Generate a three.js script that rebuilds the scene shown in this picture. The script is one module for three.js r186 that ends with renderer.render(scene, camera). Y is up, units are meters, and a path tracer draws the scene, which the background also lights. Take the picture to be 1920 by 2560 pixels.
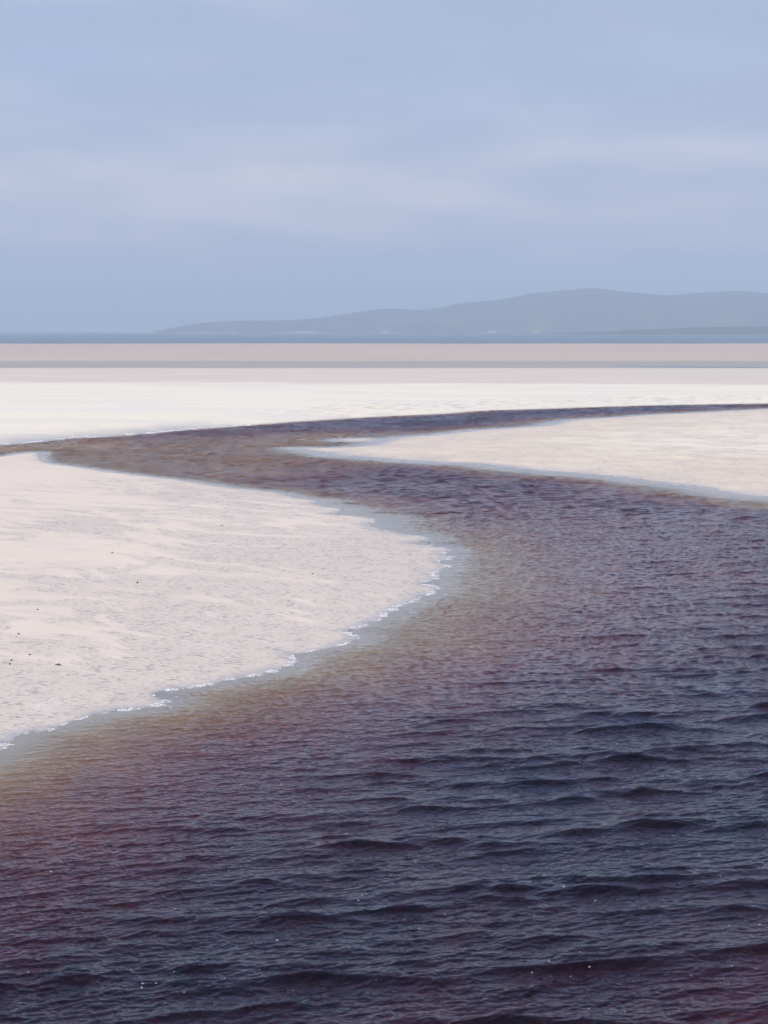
import * as THREE from 'three';
import { createNoise2D, createNoise3D } from 'simplex-noise';


// ------------------------------------------------------------------ camera, sky, sun, haze, exposure
const scene = new THREE.Scene();
const EYE = 12;                                             // metres above the water, on a dune
const camera = new THREE.PerspectiveCamera(30, 3 / 4, 0.1, 40000);
camera.position.set(0, EYE, 0);
camera.rotation.x = -THREE.MathUtils.degToRad(5.43);
const renderer = new THREE.WebGLRenderer();
renderer.toneMapping = THREE.LinearToneMapping;
renderer.toneMappingExposure = 1.08;
renderer.shadowMap.enabled = true;

function mulberry(a) { return () => { a = (a + 0x6d2b79f5) | 0; let t = Math.imul(a ^ (a >>> 15), 1 | a); t = (t + Math.imul(t ^ (t >>> 7), 61 | t)) ^ t; return ((t ^ (t >>> 14)) >>> 0) / 4294967296; }; }
const noise = createNoise2D(mulberry(11)), noiseB = createNoise2D(mulberry(29));
const { clamp, lerp } = THREE.MathUtils;
const smoothstep = (x, a, b) => { const t = clamp((x - a) / (b - a), 0, 1); return t * t * (3 - 2 * t); };   // also falls, where a > b
function fbm(x, y, octaves = 4, gain = 0.5) { let a = 1, s = 0, t = 0; for (let i = 0; i < octaves; i++) { s += a * noise(x, y); t += a; a *= gain; x = x * 2.03 + 17.1; y = y * 2.03 - 9.7; } return s / t; }

const SUN = new THREE.Vector3(-0.55, 0.8, 0.62).normalize();   // behind the camera, to the left
{
  // thin cloud over the whole sky with bluer air showing between; nothing but air and cloud
  const W = 2048, H = 1024, data = new Float32Array(W * H * 4), n3 = createNoise3D(mulberry(23));
  const f3 = (x, y, z, n, gain) => { let a = 1, s = 0, t = 0; for (let i = 0; i < n; i++) { s += a * n3(x, y, z); t += a; a *= gain; x = x * 2.03 + 5; y = y * 2.03 - 3; z = z * 2.03 + 1; } return s / t; };
  const blue = [0.345, 0.495, 0.735], grey = [0.410, 0.500, 0.680], pale = [0.535, 0.600, 0.740], lilac = [0.650, 0.648, 0.765], low = [0.520, 0.640, 0.860], high = [0.180, 0.265, 0.630];
  for (let r = H / 2 - 2; r < H; r++) {
    const up = ((r + 0.5) / H - 0.5) * Math.PI, y = Math.sin(up), c = Math.cos(up), far = 0.16 / (0.16 + Math.max(y, 0));   // clouds overhead look larger
    for (let q = 0; q < W; q++) {
      const around = ((q + 0.5) / W - 0.5) * 2 * Math.PI, x = Math.cos(around) * c, z = Math.sin(around) * c, ky = Math.log(1 + Math.max(y, 0) * 9) * 1.7;
      const sheet = f3(x * 5.5 * far + 1.3, ky * 1.5 + x * 0.6, z * 5.5 * far, 3, 0.5), wisps = f3(x * 13 * far + 3, ky * 2.7 + x * 3, z * 13 * far, 4, 0.48);
      const open = smoothstep(0.55 * sheet + 0.3 * wisps + 0.9 * Math.max(y, 0), -0.02, 0.55), bright = clamp(0.4 + 0.75 * wisps + 0.45 * sheet, 0, 1.1);
      const band = Math.exp(-(((y - 0.070 - 0.022 * sheet) / 0.030) ** 2)) * clamp(0.7 + 0.45 * wisps + 0.35 * sheet, 0, 1), near = smoothstep(y + 0.006 * wisps, 0.042, 0.014);
      for (let i = 0; i < 3; i++) {
        let v = lerp(grey[i], blue[i], open * 0.75);
        v = lerp(v, high[i], smoothstep(y, 0.14, 0.34) * 0.92);
        v = lerp(v, pale[i], bright * bright * 0.75 * lerp(1, 0.35, smoothstep(y, 0.15, 0.4)));
        v = lerp(v, lilac[i], band * 0.95);
        v = lerp(v, low[i], near * 0.85);
        data[(r * W + q) * 4 + i] = v * 0.95;
      }
      data[(r * W + q) * 4 + 3] = 1;
    }
  }
  for (let i = 0; i < (H / 2 - 2) * W; i++) data.set([low[0], low[1], low[2], 1], i * 4);
  const sky = new THREE.DataTexture(data, W, H, THREE.RGBAFormat, THREE.FloatType);
  sky.mapping = THREE.EquirectangularReflectionMapping; sky.magFilter = THREE.LinearFilter; sky.needsUpdate = true;
  scene.background = sky; scene.environment = sky;
}
const sun = new THREE.DirectionalLight(new THREE.Color().setRGB(1, 0.93, 0.86), 4.8);
sun.position.copy(SUN).multiplyScalar(400); sun.castShadow = true; sun.shadow.radius = 22;
sun.shadow.mapSize.set(2048, 2048);
Object.assign(sun.shadow.camera, { left: -150, right: 150, top: 300, bottom: -300, near: 1, far: 1200 });
scene.add(sun, sun.target);
scene.fog = new THREE.FogExp2(new THREE.Color().setRGB(0.72, 0.88, 1.0), 1.85e-4);

// ------------------------------------------------------------------ shorelines, in metres: [x, distance from the dune foot]; z = -distance
const SPIT = [[-64.78,165.99],[-49.37,173.04],[-36.61,181.85],[-35.44,187.83],[-34.29,189.08],[-33.27,183.02],[-30.73,173.56],[-26.6,167.45],[-22.71,161.3],[-19.23,156.86],[-15.26,151.44],[-11.65,145.64],[-8.79,142.36],[-7.7,140.95],[-6.31,136.55],[-4.58,134.61],[-5.04,131.8],[-2.71,127.66],[-3.68,124.85],[-1.95,123.5],[-0.36,120.87],[-1.05,118.59],[0,114.29],[0.9,112.7],[2.48,109.86],[1.25,107.57],[2.59,106.16],[3.6,104.2],[3.13,102.5],[3.48,100.68],[2.68,98.57],[3.3,96.55],[2.28,93.98],[2.68,92.59],[1.83,90.37],[2.47,88.66],[2.25,87.29],[1.55,85.57],[1.01,83.79],[0.4,81.96],[-0.1,79.52],[-0.66,77.76],[-1.66,75.67],[-1.08,74.17],[-1.42,73.1],[-2.43,71.43],[-3.34,70.17],[-3.4,68.63],[-3.7,67.22],[-4.9,65.65],[-6.14,64.14],[-7.14,63.27],[-7.71,62.56],[-7.13,61.18],[-7.83,60.13],[-8.83,59.36],[-9.53,58.3],[-9.93,57.34],[-10.69,56.41],[-10.97,55.56],[-10.95,54.96],[-11.03,54],[-11.84,51.49],[-13.16,48.98],[-15.96,44.98],[-22.46,40.95]];
const BANK = [[49.33,120.87],[36.54,129.7],[27.74,137.54],[26.08,140.25],[24.78,145.64],[22.01,151.04],[19.06,156.86],[15.67,161.3],[12.09,165.99],[8.36,172.52],[5.84,174.09],[2.08,176.79],[-0.08,179.57],[-2.61,183.02],[-4.2,183.61],[-5.05,186.61],[-7.27,191.61],[-9.19,194.88],[-7.42,195.54],[-5.98,195.54],[-3.67,196.89],[-1.3,200.34],[-0.22,206.86],[0.93,211.45],[2.96,217.06],[5.22,218.72],[7.47,222.98],[11.76,231.08],[16.91,236.81],[20.5,241.81],[23.05,250.25],[25.94,258.14],[32,264.09],[38.03,272.88],[45.68,279.53],[58.72,292.35],[86.8,309.7],[132.05,325.49]];
const ISLET = [[-5.13,209.13],[-3.99,211.45],[-2.45,213.02],[-1.11,212.23],[-0.57,210.67],[-1.75,208.37],[-3.48,207.61]];
const FAR = [[-87.45,169.44],[-63.71,183.02],[-50.95,192.91],[-40.45,201.04],[-37.71,206.12],[-35.08,213.02],[-31.77,216.65],[-28.52,222.11],[-23.42,232.96],[-16.49,243.86],[-11.02,253.02],[0,267.79],[10.13,278.18],[13.85,285.5],[24.9,293.84],[28.76,296.88],[44.72,308.03],[63.21,314.79],[99.71,331.12],[146.3,342.98]];
const smoothLine = (p, closed, n) => new THREE.CatmullRomCurve3(p.map(([x, d]) => new THREE.Vector3(x, 0, d)), closed, 'centripetal').getPoints(p.length * n).map((v) => [v.x, v.z]);
const spitLine = smoothLine(SPIT, false, 3), farLine = smoothLine(FAR, false, 3);
const LANDS = [
  [...spitLine, [-120, 15], [-400, -60], [-400, 120], [-130, 140]],
  [...smoothLine(BANK, false, 3), [420, 350], [420, 70], [120, 95]],
  smoothLine(ISLET, true, 3),
  [...farLine, [420, 372], [2500, 400], [2500, 4000], [-2500, 4000], [-2500, 60], [-160, 130]],
];
function distanceTo(poly, x, d) {                            // signed, positive on land
  let best = 1e12, inside = false;
  for (let i = 0, j = poly.length - 1; i < poly.length; j = i++) {
    const ax = poly[j][0], ad = poly[j][1], bx = poly[i][0], bd = poly[i][1], ex = bx - ax, ed = bd - ad, wx = x - ax, wd = d - ad;
    const t = clamp((wx * ex + wd * ed) / (ex * ex + ed * ed + 1e-12), 0, 1), qx = wx - t * ex, qd = wd - t * ed, q = qx * qx + qd * qd;
    if (q < best) best = q;
    if ((ad > d) !== (bd > d) && x < ((bx - ax) * (d - ad)) / (bd - ad) + ax) inside = !inside;
  }
  return (inside ? 1 : -1) * Math.sqrt(best);
}
const GX0 = -75, GX1 = 75, GD0 = 28, GD1 = 345, CELL = 0.3, GW = Math.round((GX1 - GX0) / CELL) + 1, GH = Math.round((GD1 - GD0) / CELL) + 1;
const fields = LANDS.map((poly) => { const f = new Float32Array(GW * GH); for (let j = 0; j < GH; j++) for (let i = 0; i < GW; i++) f[j * GW + i] = distanceTo(poly, GX0 + i * CELL, GD0 + j * CELL); return f; });
function land(n, x, d) {
  const u = (x - GX0) / CELL, v = (d - GD0) / CELL;
  if (u < 0 || v < 0 || u >= GW - 1 || v >= GH - 1) return distanceTo(LANDS[n], x, d);
  const i = Math.floor(u), j = Math.floor(v), a = u - i, b = v - j, f = fields[n], o = j * GW + i;
  return (f[o] * (1 - a) + f[o + 1] * a) * (1 - b) + (f[o + GW] * (1 - a) + f[o + GW + 1] * a) * b;
}
const crinkle = (x, d) => 0.16 * noise(x / 1.3, d / 1.9) + 0.07 * noiseB(x / 0.45, d / 0.6);
const softMin = (a, b, k) => { const h = clamp(0.5 + (0.5 * (b - a)) / k, 0, 1); return lerp(b, a, h) - k * h * (1 - h); };
const hump = (x, d, cx, cd, rx, rd) => Math.exp(-(((x - cx) / rx) ** 2) - ((d - cd) / rd) ** 2);

// ground height above the still water, negative in the channel
function groundHeight(x, d) {
  if (d > 395) return flatHeight(x, d);
  const c = crinkle(x, d), s = [0, 1, 2, 3].map((n) => land(n, x, d) + c * (d > 150 ? 1.8 : 1));
  const top = Math.max(...s);
  if (top >= 0) {
    const n = s.indexOf(top), roll = 0.035 * noise(x / 11, d / 17) + 0.02 * noiseB(x / 3.7, d / 5);
    const rise = n === 0 ? 0.42 * (1 - Math.exp(-top / 15)) : n === 1 ? 0.4 * (1 - Math.exp(-top / 12)) : n === 2 ? 0.03 * (1 - Math.exp(-top)) : 0.6 * (1 - Math.exp(-top / 5));
    return lerp(rise + roll * (1 - Math.exp(-top / 5)) + 0.003, flatHeight(x, d), smoothstep(d, 345, 395));
  }
  const w = s.map((v) => -v);
  const ramp = (v, flat, k) => 0.014 * Math.min(v, flat) + k * Math.max(0, v - flat);
  const shelf = 0.05 + 0.035 * smoothstep(d, 78, 55) + 0.02 * smoothstep(d, 128, 150);
  let dep = softMin(ramp(w[0], 0.7, shelf), ramp(w[1], d > 200 ? 2.5 : 3, 0.06), 0.05);
  dep = softMin(dep, ramp(w[3], 0.4, 0.13), 0.04);
  dep = softMin(dep, ramp(w[2], 2, 0.02), 0.03);
  dep = softMin(Math.max(dep, 0), lerp(1.15, 0.5, smoothstep(d, 48, 98)) + 0.25 * smoothstep(d, 215, 240), 0.12);
  const deepest = (limit, g) => { dep = lerp(dep, Math.min(dep, limit), g); };
  deepest(0.135, smoothstep(d, 140, 165) * smoothstep(x, 6, -12) * (1 - smoothstep(d, 215 + x * 0.4, 232 + x * 0.5)));
  deepest(0.13, Math.min(1, 1.5 * hump(x, d, -7, 206, 8, 15)));
  deepest(0.08, smoothstep(x, -22, -38));
  deepest(0.05 + 0.004 * Math.max(0, 138 - d), smoothstep(x, 22.5, 24.2) * smoothstep(d, 160, 148) * smoothstep(d, 127.8 - (x - 25) * 0.5, 129 - (x - 25) * 0.5));
  deepest(0.6, hump(x, d, 9, 31, 5, 5));
  deepest(0.30, Math.min(1, 1.3 * hump(x, d, 6, 116, 9, 17)));
  dep *= 1 + 0.22 * fbm(x / 7, d / 12, 3);
  return -Math.max(dep, 0.002);
}
function flatHeight(x, d) {
  let h = 0.42 + 0.1 * noise(x / 90, d / 70);
  h = lerp(h, 0.115, smoothstep(d, 585, 608) * (1 - smoothstep(d, 735, 790)));
  if (d > 585 && d < 800) h += (0.055 * noise(x / 70, d / 16) + 0.02 * noiseB(x / 25, d / 7)) * smoothstep(d, 590, 615) - 0.2 * Math.min(1, 1.6 * hump(x, d, 106, 628 + (106 - x) * 0.55, 28, 14));
  const edge = 1815 + 22 * noise(x / 240, 3.3) + 8 * noiseB(x / 60, 1.2);
  return d > edge - 140 ? lerp(h, -1.2, smoothstep(d, edge - 140, edge + 90)) : h;
}

// ------------------------------------------------------------------ meshes laid out over the ground
function sheet(ds, xs, at) {                                 // a grid of rows at distances ds; at(u, d) -> { x, y, d }
  const rows = ds.length, cols = xs.length, p = new Float32Array(rows * cols * 3), uv = new Float32Array(rows * cols * 2), index = new Uint32Array((rows - 1) * (cols - 1) * 6);
  let o = 0;
  for (let r = 0; r < rows; r++) for (let c = 0; c < cols; c++) {
    const v = at(xs[c], ds[r], c, r), k = r * cols + c;
    p[k * 3] = v[0]; p[k * 3 + 1] = v[1]; p[k * 3 + 2] = -v[2];
    uv[k * 2] = v[0]; uv[k * 2 + 1] = v[2];
    if (r && c) { const a = k - cols - 1, b = k - cols, e = k - 1; index.set([a, b, k, a, k, e], o); o += 6; }
  }
  const g = new THREE.BufferGeometry();
  g.setAttribute('position', new THREE.BufferAttribute(p, 3));
  g.setAttribute('uv', new THREE.BufferAttribute(uv, 2));
  g.setIndex(new THREE.BufferAttribute(index, 1));
  return g;
}
function rowsBetween(a, b, k, most = 1e9) { const out = [a]; let d = a; while (d < b) { d += Math.min(most, k * d * d); out.push(Math.min(d, b)); } return out; }
function spread(n, wing = 10) {                              // dense between -1 and 1, sparse wings out to 3.2
  const out = [];
  for (let i = wing; i > 0; i--) out.push(-1 - 2.2 * (i / wing) ** 2);
  for (let i = 0; i <= n; i++) out.push(-1 + (2 * i) / n);
  for (let i = 1; i <= wing; i++) out.push(1 + 2.2 * (i / wing) ** 2);
  return out;
}
const halfWidth = (d) => 0.215 * Math.max(d, 22) + 4;
function structure(mesh, name, label, category) { mesh.name = name; mesh.userData = { kind: 'structure', label, category }; mesh.castShadow = mesh.receiveShadow = true; scene.add(mesh); return mesh; }
const toSRGB = (v) => 255 * (v <= 0.0031308 ? v * 12.92 : 1.055 * Math.pow(v, 1 / 2.4) - 0.055);

// colour map and a relief map (red: height, green: roughness) over one stretch of sand, in metres
function sandMaterial(x0, x1, d0, d1, W, H, relief, sample) {
  const color = new Uint8Array(W * H * 4), rel = new Uint8Array(W * H * 4), out = { r: 0, g: 0, b: 0, height: 0, rough: 1 };
  for (let j = 0; j < H; j++) for (let i = 0; i < W; i++) {
    sample(x0 + ((i + 0.5) / W) * (x1 - x0), d0 + ((j + 0.5) / H) * (d1 - d0), out);
    const o = (j * W + i) * 4;
    color[o] = clamp(toSRGB(out.r), 0, 255); color[o + 1] = clamp(toSRGB(out.g), 0, 255); color[o + 2] = clamp(toSRGB(out.b), 0, 255); color[o + 3] = 255;
    rel[o] = clamp(out.height * 255, 0, 255); rel[o + 1] = clamp(out.rough * 255, 0, 255); rel[o + 3] = 255;
  }
  const make = (data, srgb) => { const t = new THREE.DataTexture(data, W, H); t.magFilter = THREE.LinearFilter; t.wrapS = t.wrapT = THREE.MirroredRepeatWrapping; if (srgb) t.colorSpace = THREE.SRGBColorSpace; t.repeat.set(1 / (x1 - x0), 1 / (d1 - d0)); t.offset.set(-x0 / (x1 - x0), -d0 / (d1 - d0)); t.needsUpdate = true; return t; };
  const reliefMap = make(rel, false);
  return new THREE.MeshStandardMaterial({ map: make(color, true), bumpMap: reliefMap, bumpScale: relief, roughnessMap: reliefMap, roughness: 1 });
}
const grains = mulberry(5);
const mixTo = (o, c, t) => { o.r = lerp(o.r, c[0], t); o.g = lerp(o.g, c[1], t); o.b = lerp(o.b, c[2], t); };
const DRY = [0.615, 0.535, 0.424], DAMP = [0.525, 0.462, 0.374], WET = [0.30, 0.285, 0.265], CREAM = [0.660, 0.608, 0.466], TROUGH = [0.215, 0.225, 0.215];

// wind direction over the sand, for the streamers of blown dry sand
const along = (x, d) => 0.72 * x - 0.69 * d, across = (x, d) => 0.69 * x + 0.72 * d;
function spitSand(x, d, o) {
  const s = land(0, x, d) + crinkle(x, d), a = along(x, d), b = across(x, d);
  const warp = 1.6 * noise(x / 9, d / 13);
  const streak = fbm(a / 13 + warp * 0.2, (b + warp) / 3.4, 4, 0.55), broad = fbm(x / 22 + 4, d / 40 + 2, 3);
  // dry sand lies inland and in streamers; towards the water the rippled damp sand shows between them
  const wisp = fbm(a / 3.6 + 2, (b + 0.5 * warp) / 0.75, 3, 0.6);
  const damp = smoothstep(0.42 - 0.9 * streak - 0.32 * wisp - 0.5 * broad + 0.35 * Math.exp(-Math.max(s, 0) / 16) - 0.028 * Math.max(0, -x - 9) - 0.25 * smoothstep(d, 125, 165), 0.12, 0.62);
  const ripple = noise((x + 0.25 * noise(x / 2, d / 2)) / 0.5, (d + 0.1 * x) / 0.3), fine = noiseB(x / 0.16, d / 0.13), clump = fbm(x / 1.6, d / 2.2, 3, 0.6);
  o.r = DRY[0]; o.g = DRY[1]; o.b = DRY[2];
  const tone = 0.045 * broad + 0.03 * fbm(x / 3, d / 3.5, 3);
  mixTo(o, DAMP, damp * 0.6);
  const trough = damp * smoothstep(ripple * 0.72 + clump * 0.5 + fine * 0.35, 0.18, 0.9);
  mixTo(o, TROUGH, trough * 0.85);
  const line = smoothstep(1 - Math.abs(noise(a / 30 + 7, (b + 0.4 * warp) / 5)) * 13, 0, 1) * smoothstep(noiseB(a / 7, b / 3), -0.1, 0.5) * smoothstep(s, 0.5, 2.5);
  mixTo(o, [0.66, 0.585, 0.52], line * 0.55);
  const g = 1 + tone + 0.05 * (grains() - 0.5) + 0.035 * fine;
  o.rough = lerp(0.95, 0.7, damp);
  o.height = 0.5 + damp * (0.3 * ripple + 0.12 * fine) + 0.05 * fbm(x / 0.9, d / 1.1, 2);
  const soak = Math.exp(-Math.max(0, s) / (0.28 + 0.2 * noise(x / 3, d / 4)));
  mixTo(o, WET, soak * 0.8); o.rough = lerp(o.rough, 0.12, soak); o.height = lerp(o.height, 0.5, soak);
  if (s < 0) { o.r = 0.385; o.g = 0.34; o.b = 0.26; o.rough = 0.9; o.height = 0.5 + 0.2 * ripple; }
  o.r *= g; o.g *= g; o.b *= g;
}
function bankSand(x, d, o) {
  const s = Math.max(land(1, x, d), land(2, x, d)) + crinkle(x, d) * 1.8, broad = fbm(x / 30 + 9, d / 26, 3), streak = fbm(along(x, d) / 20, across(x, d) / 6, 3, 0.55);
  const ripple = noise(x / 0.8, d / 0.8), fine = noiseB(x / 0.3, d / 0.3), clump = fbm(x / 4, d / 6, 3, 0.6);
  o.r = DRY[0] * 1.0; o.g = DRY[1] * 0.995; o.b = DRY[2] * 0.93;
  mixTo(o, CREAM, smoothstep(s + 12 * broad, 14, 30));
  const damp = smoothstep(0.42 + streak * 0.5 + clump * 0.4 + 0.35 * Math.exp(-Math.max(0, s) / 12), 0.1, 0.8);
  mixTo(o, DAMP, damp * 0.5);
  mixTo(o, TROUGH, damp * 0.6 * smoothstep(ripple * 0.7 + clump * 0.4 + 0.4 * fine, 0.15, 1.0));
  // shallow puddle marks towards the upper channel
  const g = 1 + 0.05 * broad + 0.06 * (grains() - 0.5) + 0.03 * fine, soak = Math.exp(-Math.max(0, s) / (0.9 + 0.5 * noise(x / 5, d / 7)));
  o.rough = lerp(0.95, 0.75, damp); o.height = 0.5 + damp * 0.3 * ripple;
  mixTo(o, WET, soak * 0.75); o.rough = lerp(o.rough, 0.12, soak); o.height = lerp(o.height, 0.5, soak);
  if (s < 0) { o.r = 0.385; o.g = 0.34; o.b = 0.26; o.rough = 0.9; o.height = 0.5; }
  o.r *= g; o.g *= g; o.b *= g;
}
function flatSand(x, d, o) {
  const s = d < 395 ? land(3, x, d) + crinkle(x, d) * 1.8 : 99, broad = fbm(x / 60, d / 24, 3), lines = fbm(x / 55 + 3, d / 5.5, 4, 0.6), ripple = noise(x / 1.4, d / 1.2), fine = noiseB(x / 0.5, d / 0.6), clump = fbm(x / 9, d / 6, 3, 0.6);
  o.r = CREAM[0] * 1.05; o.g = CREAM[1] * 1.055; o.b = CREAM[2] * 1.06;
  mixTo(o, [0.655, 0.61, 0.505], smoothstep(broad, -0.2, 0.5));
  // beyond the pale crest the sand is darker and pinker, in long bands
  const band = smoothstep(d + 26 * broad + 20 * lines + 0.1 * x, 402, 436);
  mixTo(o, [0.545, 0.470, 0.375], band * (0.55 + 0.45 * smoothstep(lines, -0.35, 0.5)));
  // rough, cut edge above the upper channel
  const rough = Math.exp(-(((s - 13) / 11) ** 2)) * smoothstep(x, -22, -6);
  const cut = rough * smoothstep(0.7 * noise((x * 0.8 + d * 0.2) / 3.2, (d - x * 0.75) / 4.5) + 0.4 * clump + 0.25 * fine, 0.1, 0.7);
  mixTo(o, [0.36, 0.32, 0.27], cut * 0.75);
  const soakWide = 0.5 + 2.8 * smoothstep(x, -16, -26), soak = Math.exp(-Math.max(0, s) / (soakWide * (1 + 0.4 * noise(x / 6, d / 8))));
  const g = 1 + 0.03 * lines + 0.05 * (grains() - 0.5);
  o.rough = lerp(0.95, 0.7, band); o.height = 0.5 + 0.25 * rough * (ripple + clump) + 0.06 * ripple;
  mixTo(o, WET, soak * 0.7); o.rough = lerp(o.rough, 0.15, soak); o.height = lerp(o.height, 0.5, soak);
  if (s < 0) { o.r = 0.45; o.g = 0.375; o.b = 0.26; o.rough = 0.9; o.height = 0.5; }
  o.r *= g; o.g *= g; o.b *= g;
}
function farSand(x, d, o) {
  const lines = fbm(x / 190 + 3, d / 22, 5, 0.6), broad = fbm(x / 260, d / 120, 3), thin = fbm(x / 150 - 8, d / 9, 3, 0.6);
  o.r = 0.480; o.g = 0.398; o.b = 0.305;
  mixTo(o, [0.415, 0.35, 0.275], smoothstep(lines * 0.7 + broad * 0.5, -0.3, 0.5) * 0.8);
  const strip = smoothstep(d + 6 * thin, 596, 603) * (1 - smoothstep(d + 22 * lines, 725, 765));
  mixTo(o, [0.345, 0.315, 0.255], strip * 0.85);
  mixTo(o, [0.20, 0.19, 0.18], strip * 0.55 * smoothstep(thin + 0.35 * lines, 0.2, 0.6));  // thin dark lines: shading of low scarps, painted into the sand colour
  const h = flatHeight(x, d), soak = smoothstep(h, 0.05, 0.0);
  o.rough = lerp(0.85, 0.5, strip); mixTo(o, [0.22, 0.21, 0.20], soak * 0.7); o.rough = lerp(o.rough, 0.2, soak);
  o.height = 0.5 + 0.3 * thin;
  const g = 1 + 0.05 * thin + 0.05 * (grains() - 0.5);
  o.r *= g; o.g *= g; o.b *= g;
}

// where one stretch of sand ends under the channel and the next begins
function along1(points) { return (x) => { if (x <= points[0][0]) return points[0][1]; for (let i = 1; i < points.length; i++) if (x <= points[i][0]) return lerp(points[i - 1][1], points[i][1], (x - points[i - 1][0]) / (points[i][0] - points[i - 1][0])); return points.at(-1)[1]; }; }
const midChannel = along1([[-400, 90], [-120, 150], [-65, 175], [-40, 191], [-30, 197], [-18, 188], [-9.5, 181], [2, 164], [16, 147], [26, 126], [45, 108], [120, 80], [400, 50]]);
const upperChannel = along1([[-400, 90], [-120, 150], [-65, 175], [-40, 191], [-30, 198], [-14, 225], [-6, 240], [2, 252], [14, 268], [26, 280], [46, 295], [62, 305], [100, 321], [420, 352]]);
const spitMaterial = sandMaterial(-62, 16, 42, 194, 2048, 2048, 0.035, spitSand);
const bankMaterial = sandMaterial(-14, 74, 118, 320, 1024, 2048, 0.04, bankSand);
const flatMaterial = sandMaterial(-130, 130, 160, 600, 1024, 2048, 0.05, flatSand);
const farMaterial = sandMaterial(-480, 480, 594, 1900, 1024, 2048, 0.06, farSand);
const unit = (n) => Array.from({ length: n + 1 }, (_, i) => i / n);
{
  const near = [-40, -10, 10, 24, ...rowsBetween(30, 205, 1.3e-4)], lim = (x) => midChannel(x) + 0.6;
  const g = sheet(near, spread(360), (u, d) => { const x = u * halfWidth(d), e = lim(x), q = Math.min(d, e); return [x, (d < 28 ? groundHeight(x, 28) : groundHeight(x, q)) - (d >= e ? 0.02 : 0), q]; });
  g.computeVertexNormals();
  structure(new THREE.Mesh(g, spitMaterial), 'sand_spit', 'pale rippled sand spit on the left, jutting into the brown river', 'sand');
}
{
  const g = sheet(unit(420), spread(300), (u, v) => { const x = 28 + u * 42, a = midChannel(x), b = Math.max(upperChannel(x) + 0.6, a + 0.01), d = lerp(a, b, v); return [x, groundHeight(x, d) - (v > 0.995 ? 0.012 : 0), d]; });
  g.computeVertexNormals();
  structure(new THREE.Mesh(g, bankMaterial), 'sandbank', 'smooth cream sandbank on the right between the two river channels', 'sand');
}
{
  const ts = [...Array.from({ length: 150 }, (_, i) => ((i / 150) ** 1.25) * 0.62), ...Array.from({ length: 71 }, (_, i) => 0.62 + 0.38 * (i / 70))];
  const g = sheet(ts, spread(340), (u, v) => { const x = u * lerp(72, 140, v), a = Math.max(midChannel(x), upperChannel(x)), d = lerp(a, 600, v * v * 0.5 + v * 0.5); return [x, groundHeight(x, d), d]; });
  g.computeVertexNormals();
  structure(new THREE.Mesh(g, flatMaterial), 'tidal_flat', 'bright cream tidal flat beyond the upper river channel', 'sand');
}
{
  const g = sheet([...Array.from({ length: 110 }, (_, i) => 600 + 210 * (i / 110)), ...Array.from({ length: 60 }, (_, i) => 810 + 840 * (i / 60)), ...Array.from({ length: 60 }, (_, i) => 1650 + 350 * (i / 59))], spread(300), (u, d) => { const x = u * lerp(140, 460, (d - 600) / 1400); return [x, flatHeight(x, d), d]; });
  g.computeVertexNormals();
  structure(new THREE.Mesh(g, farMaterial), 'outer_tidal_flat', 'greyish pink wet tidal flat reaching to the sea', 'sand');
}

// ------------------------------------------------------------------ waves
function fft(re, im, inverse) {                              // in place, length a power of two
  const n = re.length;
  for (let i = 1, j = 0; i < n; i++) { let b = n >> 1; for (; j & b; b >>= 1) j ^= b; j ^= b; if (i < j) { [re[i], re[j]] = [re[j], re[i]]; [im[i], im[j]] = [im[j], im[i]]; } }
  for (let len = 2; len <= n; len <<= 1) {
    const a = ((inverse ? 2 : -2) * Math.PI) / len;
    for (let k = 0; k < len / 2; k++) {
      const wr = Math.cos(a * k), wi = Math.sin(a * k);
      for (let i = k; i < n; i += len) { const j = i + len / 2, xr = re[j] * wr - im[j] * wi, xi = re[j] * wi + im[j] * wr; re[j] = re[i] - xr; im[j] = im[i] - xi; re[i] += xr; im[i] += xi; }
    }
  }
}
function fft2(re, im, N) {
  const a = new Float64Array(N), b = new Float64Array(N);
  for (let pass = 0; pass < 2; pass++) for (let i = 0; i < N; i++) {
    for (let j = 0; j < N; j++) { const k = pass ? j * N + i : i * N + j; a[j] = re[k]; b[j] = im[k]; }
    fft(a, b, true);
    for (let j = 0; j < N; j++) { const k = pass ? j * N + i : i * N + j; re[k] = a[j]; im[k] = b[j]; }
  }
}
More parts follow.
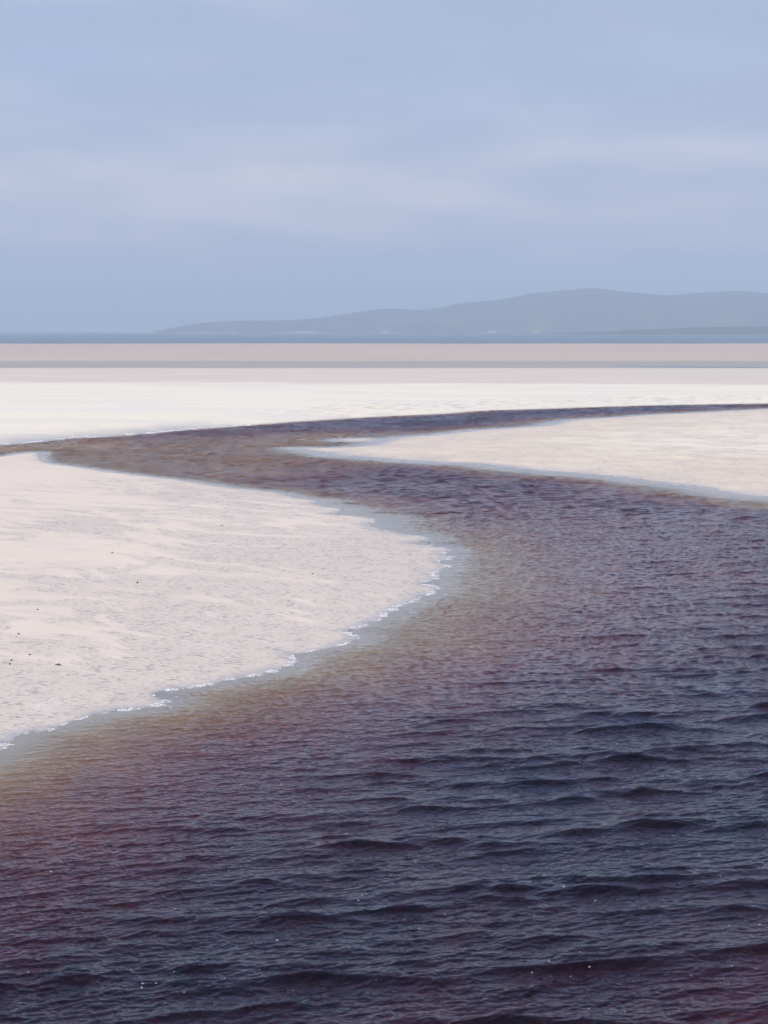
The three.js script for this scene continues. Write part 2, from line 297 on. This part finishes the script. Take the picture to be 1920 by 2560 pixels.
// a periodic patch of wind waves: height, slopes and sideways push; rms slope as asked; heading is where the waves run to
function waveField(N, L, longest, shortest, peak, rms, heading, narrow, seed) {
  const rnd = mulberry(seed), gauss = () => Math.sqrt(-2 * Math.log(rnd() + 1e-12)) * Math.cos(2 * Math.PI * rnd());
  const hr = new Float64Array(N * N), hi = new Float64Array(N * N);
  for (let j = 0; j < N; j++) for (let i = 0; i < N; i++) {
    const kx = ((i < N / 2 ? i : i - N) * 2 * Math.PI) / L, kd = ((j < N / 2 ? j : j - N) * 2 * Math.PI) / L, k = Math.hypot(kx, kd), g1 = gauss(), g2 = gauss();
    if (!k || k < (2 * Math.PI) / longest || k > (2 * Math.PI) / shortest) continue;
    const c = (kx * heading[0] + kd * heading[1]) / k, dir = (c > 0 ? 1 : 0.25) * Math.pow(Math.abs(c), narrow) + 0.015, kp = (2 * Math.PI) / peak;
    const amp = Math.sqrt(dir * Math.pow(k, -3.6) * Math.exp(-0.9 * (kp / k) ** 2)) / 1;
    hr[j * N + i] = g1 * amp; hi[j * N + i] = g2 * amp;
  }
  const part = (f) => { const re = new Float64Array(N * N), im = new Float64Array(N * N); for (let j = 0; j < N; j++) for (let i = 0; i < N; i++) { const kx = ((i < N / 2 ? i : i - N) * 2 * Math.PI) / L, kd = ((j < N / 2 ? j : j - N) * 2 * Math.PI) / L, o = j * N + i, [a, b] = f(kx, kd, Math.hypot(kx, kd) || 1); re[o] = hr[o] * a - hi[o] * b; im[o] = hr[o] * b + hi[o] * a; } fft2(re, im, N); return Float32Array.from(re); };
  const F = { N, L, h: part(() => [1, 0]), sx: part((x) => [0, x]), sd: part((x, d) => [0, d]), px: part((x, d, k) => [0, x / k]), pd: part((x, d, k) => [0, d / k]) };
  let q = 0; for (let i = 0; i < N * N; i++) q += F.sx[i] ** 2 + F.sd[i] ** 2;
  const scale = rms / Math.sqrt(q / (N * N));
  F.height = 0; for (let i = 0; i < N * N; i++) F.height += (F.h[i] * scale) ** 2 / (N * N);
  F.height = Math.sqrt(F.height);
  for (const n of ['h', 'sx', 'sd', 'px', 'pd']) for (let i = 0; i < N * N; i++) F[n][i] *= scale;
  return F;
}
function sampleWave(F, x, d, out, weight) {
  const u = (((x / F.L) % 1) + 1) % 1 * F.N, v = (((d / F.L) % 1) + 1) % 1 * F.N, i = Math.floor(u) % F.N, j = Math.floor(v) % F.N, a = u - Math.floor(u), b = v - Math.floor(v), i1 = (i + 1) % F.N, j1 = (j + 1) % F.N;
  const A = j * F.N + i, B = j * F.N + i1, C = j1 * F.N + i, D = j1 * F.N + i1, wa = (1 - a) * (1 - b) * weight, wb = a * (1 - b) * weight, wc = (1 - a) * b * weight, wd = a * b * weight;
  out.h += F.h[A] * wa + F.h[B] * wb + F.h[C] * wc + F.h[D] * wd; out.sx += F.sx[A] * wa + F.sx[B] * wb + F.sx[C] * wc + F.sx[D] * wd; out.sd += F.sd[A] * wa + F.sd[B] * wb + F.sd[C] * wc + F.sd[D] * wd;
  out.px += F.px[A] * wa + F.px[B] * wb + F.px[C] * wc + F.px[D] * wd; out.pd += F.pd[A] * wa + F.pd[B] * wb + F.pd[C] * wc + F.pd[D] * wd;
}
const HEAD = [0.17, -0.985];                                   // the wind blows the waves towards the dune
const swellField = waveField(512, 47, 7, 0.6, 2.8, 0.135, HEAD, 16, 71), chopField = waveField(512, 13.7, 1.3, 0.15, 0.62, 0.13, [0.08, -1], 7, 72), distantField = waveField(512, 53, 4, 0.7, 1.2, 0.185, HEAD, 4, 75), rippleField = waveField(1024, 9.3, 0.45, 0.05, 0.17, 0.1, [0.2, -0.98], 4, 73);
function waveAt(x, d, w, o) {
  Object.assign(o, { h: 0, sx: 0, sd: 0, px: 0, pd: 0 });
  const gust = gustAt(x, d), big = smoothstep(w, 1.5, 18) * lerp(1, 0.45, smoothstep(d, 45, 125)) * gust;
  sampleWave(swellField, x, d, o, big);
  const peaked = clamp(1 + (0.6 * o.h) / (swellField.height * big + 1e-4), 0.35, 2.1);   // sharp crests, flat troughs
  o.h *= 0.5 + 0.5 * peaked; o.sx *= peaked; o.sd *= peaked;
  const here = smoothstep(d, PART + 6, PART - 10), grip = windGrip(w, gust);
  if (here > 0) sampleWave(chopField, x * 0.97 + d * 0.21, d * 0.97 - x * 0.21, o, grip * Math.sqrt(here) * lerp(1, 1.3, smoothstep(d, 80, 110)));
  if (here < 1) sampleWave(distantField, x, d, o, grip * Math.sqrt(1 - here));
  const push = 1.25 * smoothstep(d, 110, 80); o.px *= push; o.pd *= push;
}
let film = 0.8;                                               // metres of glassy shallows off the nearest shore
function calm(x, d) {                                         // distance from the nearest shore, out on the water
  const s = [land(0, x, d), land(1, x, d), land(2, x, d), land(3, x, d)], top = Math.max(...s), n = s.indexOf(top);
  film = n === 0 ? 0.75 + 1.3 * Math.exp(-(((d - 124) / 12) ** 2)) : n === 1 ? (d < 190 ? 2.3 : 1.4) : n === 2 ? 1.2 : 0.5;
  return -top - crinkle(x, d) * (d > 150 ? 1.8 : 1);
}
// the small waves over one stretch of water as a map of their slopes, in metres; they die out where the water is a film
const gustAt = (x, d) => 1 + 0.3 * fbm(x / 14 + 2, d / 22, 3);
const windGrip = (w, gust) => smoothstep(w, film * 0.5, film * 2.4) * gust;
function slopeMap(x0, x1, d0, d1, N, parts) {
  const data = new Uint8Array(N * N * 4), o = {};
  for (let j = 0; j < N; j++) for (let i = 0; i < N; i++) {
    const x = x0 + ((i + 0.5) / N) * (x1 - x0), d = d0 + ((j + 0.5) / N) * (d1 - d0), w = calm(x, d), k = (j * N + i) * 4;
    o.sx = o.sd = 0;
    if (w > 0) { const grip = windGrip(w, gustAt(x, d)); for (const [F, c, sn, m] of parts) slopeAt(F, x * c + d * sn, d * c - x * sn, o, grip * (F === rippleField ? lerp(1.15, 0.8, smoothstep(d, 110, 180)) : 1) * m); }
    const l = Math.hypot(o.sx, o.sd, 1);
    data[k] = 127.5 - (127.5 * o.sx) / l; data[k + 1] = 127.5 - (127.5 * o.sd) / l; data[k + 2] = 127.5 + 127.5 / l; data[k + 3] = 255;
  }
  const t = new THREE.DataTexture(data, N, N); t.wrapS = t.wrapT = THREE.MirroredRepeatWrapping; t.magFilter = THREE.LinearFilter; t.repeat.set(1 / (x1 - x0), 1 / (d1 - d0)); t.offset.set(-x0 / (x1 - x0), -d0 / (d1 - d0)); t.needsUpdate = true; return t;
}
function slopeAt(F, x, d, o, weight) {
  const i = Math.floor((((x / F.L) % 1) + 1) % 1 * F.N) % F.N, j = Math.floor((((d / F.L) % 1) + 1) % 1 * F.N) % F.N, k = j * F.N + i;
  o.sx += F.sx[k] * weight; o.sd += F.sd[k] * weight;
}
const PART = 126;                                            // beyond this the waves are carried by the finer of the two maps alone
const nearRipples = slopeMap(-24, 24, 28, PART + 1, 2048, [[rippleField, 1, 0, 1]]), farRipples = slopeMap(-62, 72, PART - 1, 345, 2048, [[rippleField, 1, 0, 1], [chopField, 0.97, 0.21, 0.8]]);
const peat = { color: 0xffffff, roughness: 0.04, ior: 1.333, transmission: 1, thickness: 0.6, attenuationColor: new THREE.Color().setRGB(0.40, 0.128, 0.004), attenuationDistance: 1 };
function rippleRoughness(x0, x1, d0, d1, N) {           // ripples finer than the slope map can hold, as roughness; glassy at the edges
  const data = new Uint8Array(N * N * 4);
  for (let j = 0; j < N; j++) for (let i = 0; i < N; i++) {
    const x = x0 + ((i + 0.5) / N) * (x1 - x0), d = d0 + ((j + 0.5) / N) * (d1 - d0), w = calm(x, d), r = 0.03 + lerp(0.07, 0.25, smoothstep(d, 110, 180)) * (w > 0 ? windGrip(w, gustAt(x, d)) : 0);
    data.fill(clamp(r * 255, 0, 255), (j * N + i) * 4, (j * N + i) * 4 + 3); data[(j * N + i) * 4 + 3] = 255;
  }
  const t = new THREE.DataTexture(data, N, N); t.wrapS = t.wrapT = THREE.MirroredRepeatWrapping; t.magFilter = THREE.LinearFilter; t.repeat.set(1 / (x1 - x0), 1 / (d1 - d0)); t.offset.set(-x0 / (x1 - x0), -d0 / (d1 - d0)); t.needsUpdate = true; return t;
}
const peatWater = [new THREE.MeshPhysicalMaterial({ ...peat, roughness: 1, normalMap: nearRipples, roughnessMap: rippleRoughness(-24, 24, 28, PART + 1, 512) }), new THREE.MeshPhysicalMaterial({ ...peat, roughness: 1, normalMap: farRipples, roughnessMap: rippleRoughness(-62, 72, PART - 1, 345, 1024) })];
{
  const ds = [-38, -8, 12, 22, ...rowsBetween(28, PART, 4.2e-5, 0.27), ...rowsBetween(PART, 345, 4.2e-5, 0.42).slice(1)], xs = spread(600, 12), normals = new Float32Array(ds.length * xs.length * 3), o = {};
  const g = sheet(ds, xs, (u, d, c, r) => {
    const x = u * halfWidth(d), w = d < 28 ? 20 : calm(x, d), k = r * xs.length + c;
    waveAt(x, d, w, o);
    const l = Math.hypot(o.sx, o.sd, 1); normals.set([-o.sx / l, 1 / l, o.sd / l], k * 3);
    return [x + o.px, o.h, d + o.pd];
  });
  g.setAttribute('normal', new THREE.BufferAttribute(normals, 3));
  const split = (ds.indexOf(PART)) * (xs.length - 1) * 6;
  g.addGroup(0, split, 0); g.addGroup(split, g.index.count - split, 1);
  structure(new THREE.Mesh(g, peatWater), 'river', 'dark peat brown river rippled by wind, winding between the sands', 'river');
}
{
  const g = sheet([604, 650, 700, 790], [-1, -0.5, 0, 0.5, 1], (u, d) => [u * 260, 0, d]);
  g.computeVertexNormals();
  structure(new THREE.Mesh(g, new THREE.MeshPhysicalMaterial({ color: 0xffffff, roughness: 0.08, ior: 1.333, transmission: 1, thickness: 0.1, attenuationColor: new THREE.Color().setRGB(0.30, 0.2, 0.08), attenuationDistance: 1 })), 'tidal_pool', 'thin blue pools of water lying on the outer tidal flat', 'water');
}
{
  const seaField = waveField(512, 60, 12, 0.8, 5, 0.1, HEAD, 3, 74), N = 512, data = new Uint8Array(N * N * 4);
  for (let i = 0; i < N * N; i++) { const l = Math.hypot(seaField.sx[i], seaField.sd[i], 1); data.set([127.5 - (127.5 * seaField.sx[i]) / l, 127.5 - (127.5 * seaField.sd[i]) / l, 127.5 + 127.5 / l, 255], i * 4); }
  const seaRipples = new THREE.DataTexture(data, N, N); seaRipples.wrapS = seaRipples.wrapT = THREE.RepeatWrapping; seaRipples.magFilter = THREE.LinearFilter; seaRipples.repeat.set(1 / 60, 1 / 60); seaRipples.needsUpdate = true;
  const g = sheet([1690, 1800, 2000, 3000, 5000, 8000, 11500], [-1, -0.6, -0.3, 0, 0.3, 0.6, 1], (u, d) => [u * (0.6 * d + 300), 0, d]);
  g.computeVertexNormals();
  structure(new THREE.Mesh(g, new THREE.MeshPhysicalMaterial({ color: new THREE.Color().setRGB(0.03, 0.06, 0.085), roughness: 0.2, ior: 1.333, normalMap: seaRipples })), 'sea', 'narrow strip of slate blue sea below the hills', 'sea');
}

// ------------------------------------------------------------------ hills across the sea
function hillMesh(xs, d0, d1, rows, crestAt, seed, color) {
  const nz = createNoise2D(mulberry(seed)), span = d1 - d0;
  const f = (x, y) => { let a = 1, s = 0; for (let i = 0; i < 5; i++) { s += a * nz(x, y); a *= 0.5; x *= 2.1; y *= 2.1; } return s; };
  const g = sheet(Array.from({ length: rows }, (_, i) => d0 + (span * i) / (rows - 1)), xs, (x, d) => {
    const t = (d - d0) / span, body = Math.pow(Math.max(0, Math.sin(Math.PI * Math.min(1, t / 1.0))), 0.85), top = crestAt(x);
    return [x, Math.max(-3, top * body * (1 + 0.10 * f(x / 700, d / 700) * (1 - body)) + 0.05 * top * f(x / 260, d / 260) * (1 - body) - 3 * (1 - body)), d];
  });
  g.computeVertexNormals();
  const p = g.attributes.position, col = new Float32Array(p.count * 3), o = { r: 0, g: 0, b: 0 };
  for (let i = 0; i < p.count; i++) { color(p.getX(i), p.getY(i), p.getZ(i), f, o); col[i * 3] = o.r; col[i * 3 + 1] = o.g; col[i * 3 + 2] = o.b; }
  g.setAttribute('color', new THREE.BufferAttribute(col, 3));
  return new THREE.Mesh(g, new THREE.MeshStandardMaterial({ vertexColors: true, roughness: 1 }));
}
const CREST = [[-0.1181,-0.0008],[-0.1036,0.00207],[-0.0939,0.00375],[-0.0794,0.00483],[-0.0553,0.00519],[-0.036,0.00615],[-0.0167,0.00903],[0.0001,0.01119],[0.0218,0.01071],[0.0411,0.01406],[0.0603,0.01598],[0.0772,0.01909],[0.0892,0.02028],[0.1084,0.02172],[0.1229,0.02004],[0.147,0.01813],[0.1662,0.01957],[0.1855,0.02028],[0.1997,0.01885],[0.24,0.0175],[0.29,0.0205],[0.34,0.016],[0.42,0.006]];
{
  const crest = new THREE.CatmullRomCurve3(CREST.map(([x, e]) => new THREE.Vector3(x * 10000, e * 10000 + EYE, 0)), false, 'centripetal').getPoints(500), crestAt = along1(crest.map((v) => [v.x, Math.max(v.y, 0)]));
  const xs = Array.from({ length: 300 }, (_, i) => -1250 + (5400 * i) / 299);
  structure(hillMesh(xs, 8800, 11200, 70, crestAt, 41, (x, y, z, f, o) => {
    o.r = 0.075; o.g = 0.085; o.b = 0.06;
    mixTo(o, [0.15, 0.16, 0.075], smoothstep(f(x / 420, z / 420), 0.0, 0.9) * smoothstep(y, 130, 40));
    mixTo(o, [0.12, 0.105, 0.10], smoothstep(f(x / 300 + 50, z / 300), 0.2, 0.9) * 0.7);
    if (y < 6 && f(x / 160, 3) > 0.35) mixTo(o, [0.55, 0.5, 0.42], 0.8);   // pale beaches at the foot
  }), 'hills', 'long hazy blue hills rising to the right across the sea', 'hill');
  const low = along1([[350, -4], [560, 4], [760, 12], [950, 21], [1120, 24], [1300, 22], [1600, 27], [2100, 18], [2600, -4]]);
  structure(hillMesh(Array.from({ length: 160 }, (_, i) => 350 + (2250 * i) / 159), 5400, 6500, 30, low, 43, (x, y, z, f, o) => { o.r = 0.06; o.g = 0.072; o.b = 0.055; mixTo(o, [0.10, 0.115, 0.06], smoothstep(f(x / 200, z / 200), 0, 0.9)); }), 'headland', 'low dark blue headland at the right in front of the hills', 'headland');
}

// ------------------------------------------------------------------ foam
function foam(name, label, spots, material, shape) {
  const m = new THREE.InstancedMesh(shape, material, spots.length), dummy = new THREE.Object3D();
  spots.forEach(([x, y, d, a, b, c, turn], i) => { dummy.position.set(x, y, -d); dummy.rotation.set(0, turn, 0); dummy.scale.set(a, b, c); dummy.updateMatrix(); m.setMatrixAt(i, dummy.matrix); });
  m.name = name; m.userData = { kind: 'stuff', label, category: 'foam' }; m.castShadow = m.receiveShadow = true; scene.add(m);
}
{
  const rnd = mulberry(17), bubble = new THREE.IcosahedronGeometry(1, 1), white = new THREE.MeshPhysicalMaterial({ color: new THREE.Color().setRGB(0.66, 0.65, 0.65), roughness: 0.6 });
  const p = bubble.attributes.position, v = new THREE.Vector3();
  for (let i = 0; i < p.count; i++) { v.fromBufferAttribute(p, i); v.multiplyScalar(1 + 0.25 * noise(v.x * 2.1 + v.z, v.y * 2.3)); p.setXYZ(i, v.x, v.y, v.z); }
  bubble.computeVertexNormals();
  const edge = [];
  const gx = (x, d) => { const e = 0.05, f = (a, b) => land(0, a, b) + crinkle(a, b); return [(f(x + e, d) - f(x - e, d)) / (2 * e), (f(x, d + e) - f(x, d - e)) / (2 * e), f(x, d)]; };
  for (let i = 1; i < spitLine.length; i++) {
    const [ax, ad] = spitLine[i - 1], [bx, bd] = spitLine[i], len = Math.hypot(bx - ax, bd - ad);
    if (ad > 128 || ad < 46) continue;
    const n = Math.round(len * 110 * smoothstep(ad, 128, 100));
    for (let q = 0; q < n; q++) {
      const t = rnd(); let x = lerp(ax, bx, t), d = lerp(ad, bd, t);
      for (let it = 0; it < 3; it++) { const [a, b, s] = gx(x, d), l = a * a + b * b + 0.05; x -= (a * s) / l; d -= (b * s) / l; }
      const [a, b] = gx(x, d), l = Math.hypot(a, b) + 1e-6, patch = fbm(x / 1.1, d / 1.1, 3) + 0.25 * noiseB(x / 0.35, d / 0.35);
      if (patch < 0.02) continue;
      const off = -0.05 + (rnd() - 0.5) * (0.10 + 0.34 * smoothstep(patch, 0, 0.6)) - (rnd() < 0.06 ? rnd() * 0.9 : 0);
      x += (a / l) * off; d += (b / l) * off;
      const size = 0.006 + 0.016 * rnd() * rnd() + 0.009 * smoothstep(patch, 0.1, 0.7);
      edge.push([x, Math.max(0, groundHeight(x, d)) + size * 0.12, d, size * (1 + rnd()), size * 0.55, size * (0.9 + rnd()), rnd() * 6.3]);
    }
  }
  for (let i = 1; i < farLine.length; i++) {                  // the brighter wash along the far left bank
    const [ax, ad] = farLine[i - 1], [bx, bd] = farLine[i], len = Math.hypot(bx - ax, bd - ad);
    if (ax < -60 || ax > -14) continue;
    for (let q = 0; q < len * 26; q++) {
      const t = rnd(), x = lerp(ax, bx, t) + (rnd() - 0.5) * 0.4, d = lerp(ad, bd, t) + 0.2 + (rnd() - 0.35) * 1.2, patch = fbm(x / 2.5, d / 2.5, 3);
      if (patch < -0.05 || groundHeight(x, d) < -0.02) continue;
      const size = 0.04 + 0.08 * rnd() * rnd();
      edge.push([x, Math.max(0, groundHeight(x, d)) + size * 0.1, d, size * (1 + rnd()), size * 0.5, size, rnd() * 6.3]);
    }
  }
  foam('shore_foam', "white foam lying along the river's edge", edge, white, bubble);
  const flecks = [], o = {};
  for (let i = 0; i < 2600 && flecks.length < 520; i++) {
    const d = 30 + 62 * rnd() ** 1.4, x = (rnd() * 2 - 1) * (0.22 * d + 2), w = calm(x, d);
    if (w < 2.5 || fbm(x / 5, d / 3, 3) < 0.02 + 0.3 * (rnd() - 0.5)) continue;
    waveAt(x, d, w, o);
    const size = 0.005 + 0.009 * rnd() ** 2;
    flecks.push([x + o.px, o.h + size * 0.25, d + o.pd, size * (1 + 1.2 * rnd()), size * 0.6, size, rnd() * 6.3]);
  }
  foam('foam_fleck', 'tiny white foam flecks scattered over the dark waves', flecks, white, bubble);
}

// ------------------------------------------------------------------ scraps of weed on the sand
function weed(x, d, length, turn, seed, label, tint = [0.035, 0.028, 0.018]) {
  const size = length * 0.62;
  const rnd = mulberry(seed), root = new THREE.Group(), mat = new THREE.MeshStandardMaterial({ color: new THREE.Color().setRGB(...tint), roughness: 0.55, side: THREE.DoubleSide });
  const blades = 3 + Math.floor(rnd() * 3);
  for (let b = 0; b < blades; b++) {
    const bend = [], a = rnd() * 6.3 * 0.35 + b * 0.5, len = size * (0.6 + 0.6 * rnd());
    for (let i = 0; i <= 5; i++) { const t = i / 5 - 0.5; bend.push(new THREE.Vector3(t * len, 0.012 + 0.035 * (0.25 - t * t) * 4 * rnd() + 0.004 * b, (rnd() - 0.5) * size * 0.25)); }
    const g = new THREE.TubeGeometry(new THREE.CatmullRomCurve3(bend), 16, 0.008 + 0.006 * rnd(), 5, false), p = g.attributes.position;
    for (let i = 0; i < p.count; i++) { const t = Math.abs(p.getX(i) / (len * 0.5)); p.setY(i, Math.max(0.001, p.getY(i) * (1 - 0.35 * t))); }
    g.rotateY(a); g.computeVertexNormals();
    const m = new THREE.Mesh(g, mat); m.name = 'frond'; m.castShadow = m.receiveShadow = true; root.add(m);
  }
  root.name = weed.count ? 'seaweed_' + String(weed.count).padStart(3, '0') : 'seaweed'; weed.count = (weed.count || 0) + 1;
  root.position.set(x, groundHeight(x, d) - 0.004, -d); root.rotation.y = turn;
  root.userData = { label, category: 'seaweed', group: 'scraps of weed on the sand spit' }; scene.add(root);
}
weed(-13.4, 67.9, 0.2, 0.4, 1, 'black weed scrap at the left edge of the photo, upper of the close pair');
weed(-13.32, 67.2, 0.13, 1.9, 2, 'small black weed scrap at the left edge, lower of the close pair');
weed(-12.95, 69.05, 0.12, 0.9, 3, 'lone black weed speck just right of the pair at the left edge');
weed(-11.6, 67.22, 0.42, 0.25, 4, 'long thin reddish stalk of weed lying on the near sand', [0.09, 0.04, 0.025]);
weed(-11.51, 88.53, 0.24, 0.1, 5, 'dark weed scrap on the smooth sand left of the rippled streaks');
weed(-14.2, 73.49, 0.2, 1.2, 6, 'small yellowish scrap of weed near the left edge', [0.16, 0.13, 0.03]);
weed(-14.62, 79.86, 0.16, 2.2, 7, 'dark weed speck near the left edge above the yellowish scrap');
weed(-3.5, 92.75, 0.22, 0.6, 8, 'dark weed scrap on rippled sand nearest the tip of the spit');
weed(-14.36, 100.32, 0.45, 0.1, 9, 'wide flat dark weed scrap on the upper left of the spit');
weed(-9.86, 115.69, 0.28, 1.4, 10, 'farthest dark weed scrap, high on the spit below the river bend');

renderer.render(scene, camera);
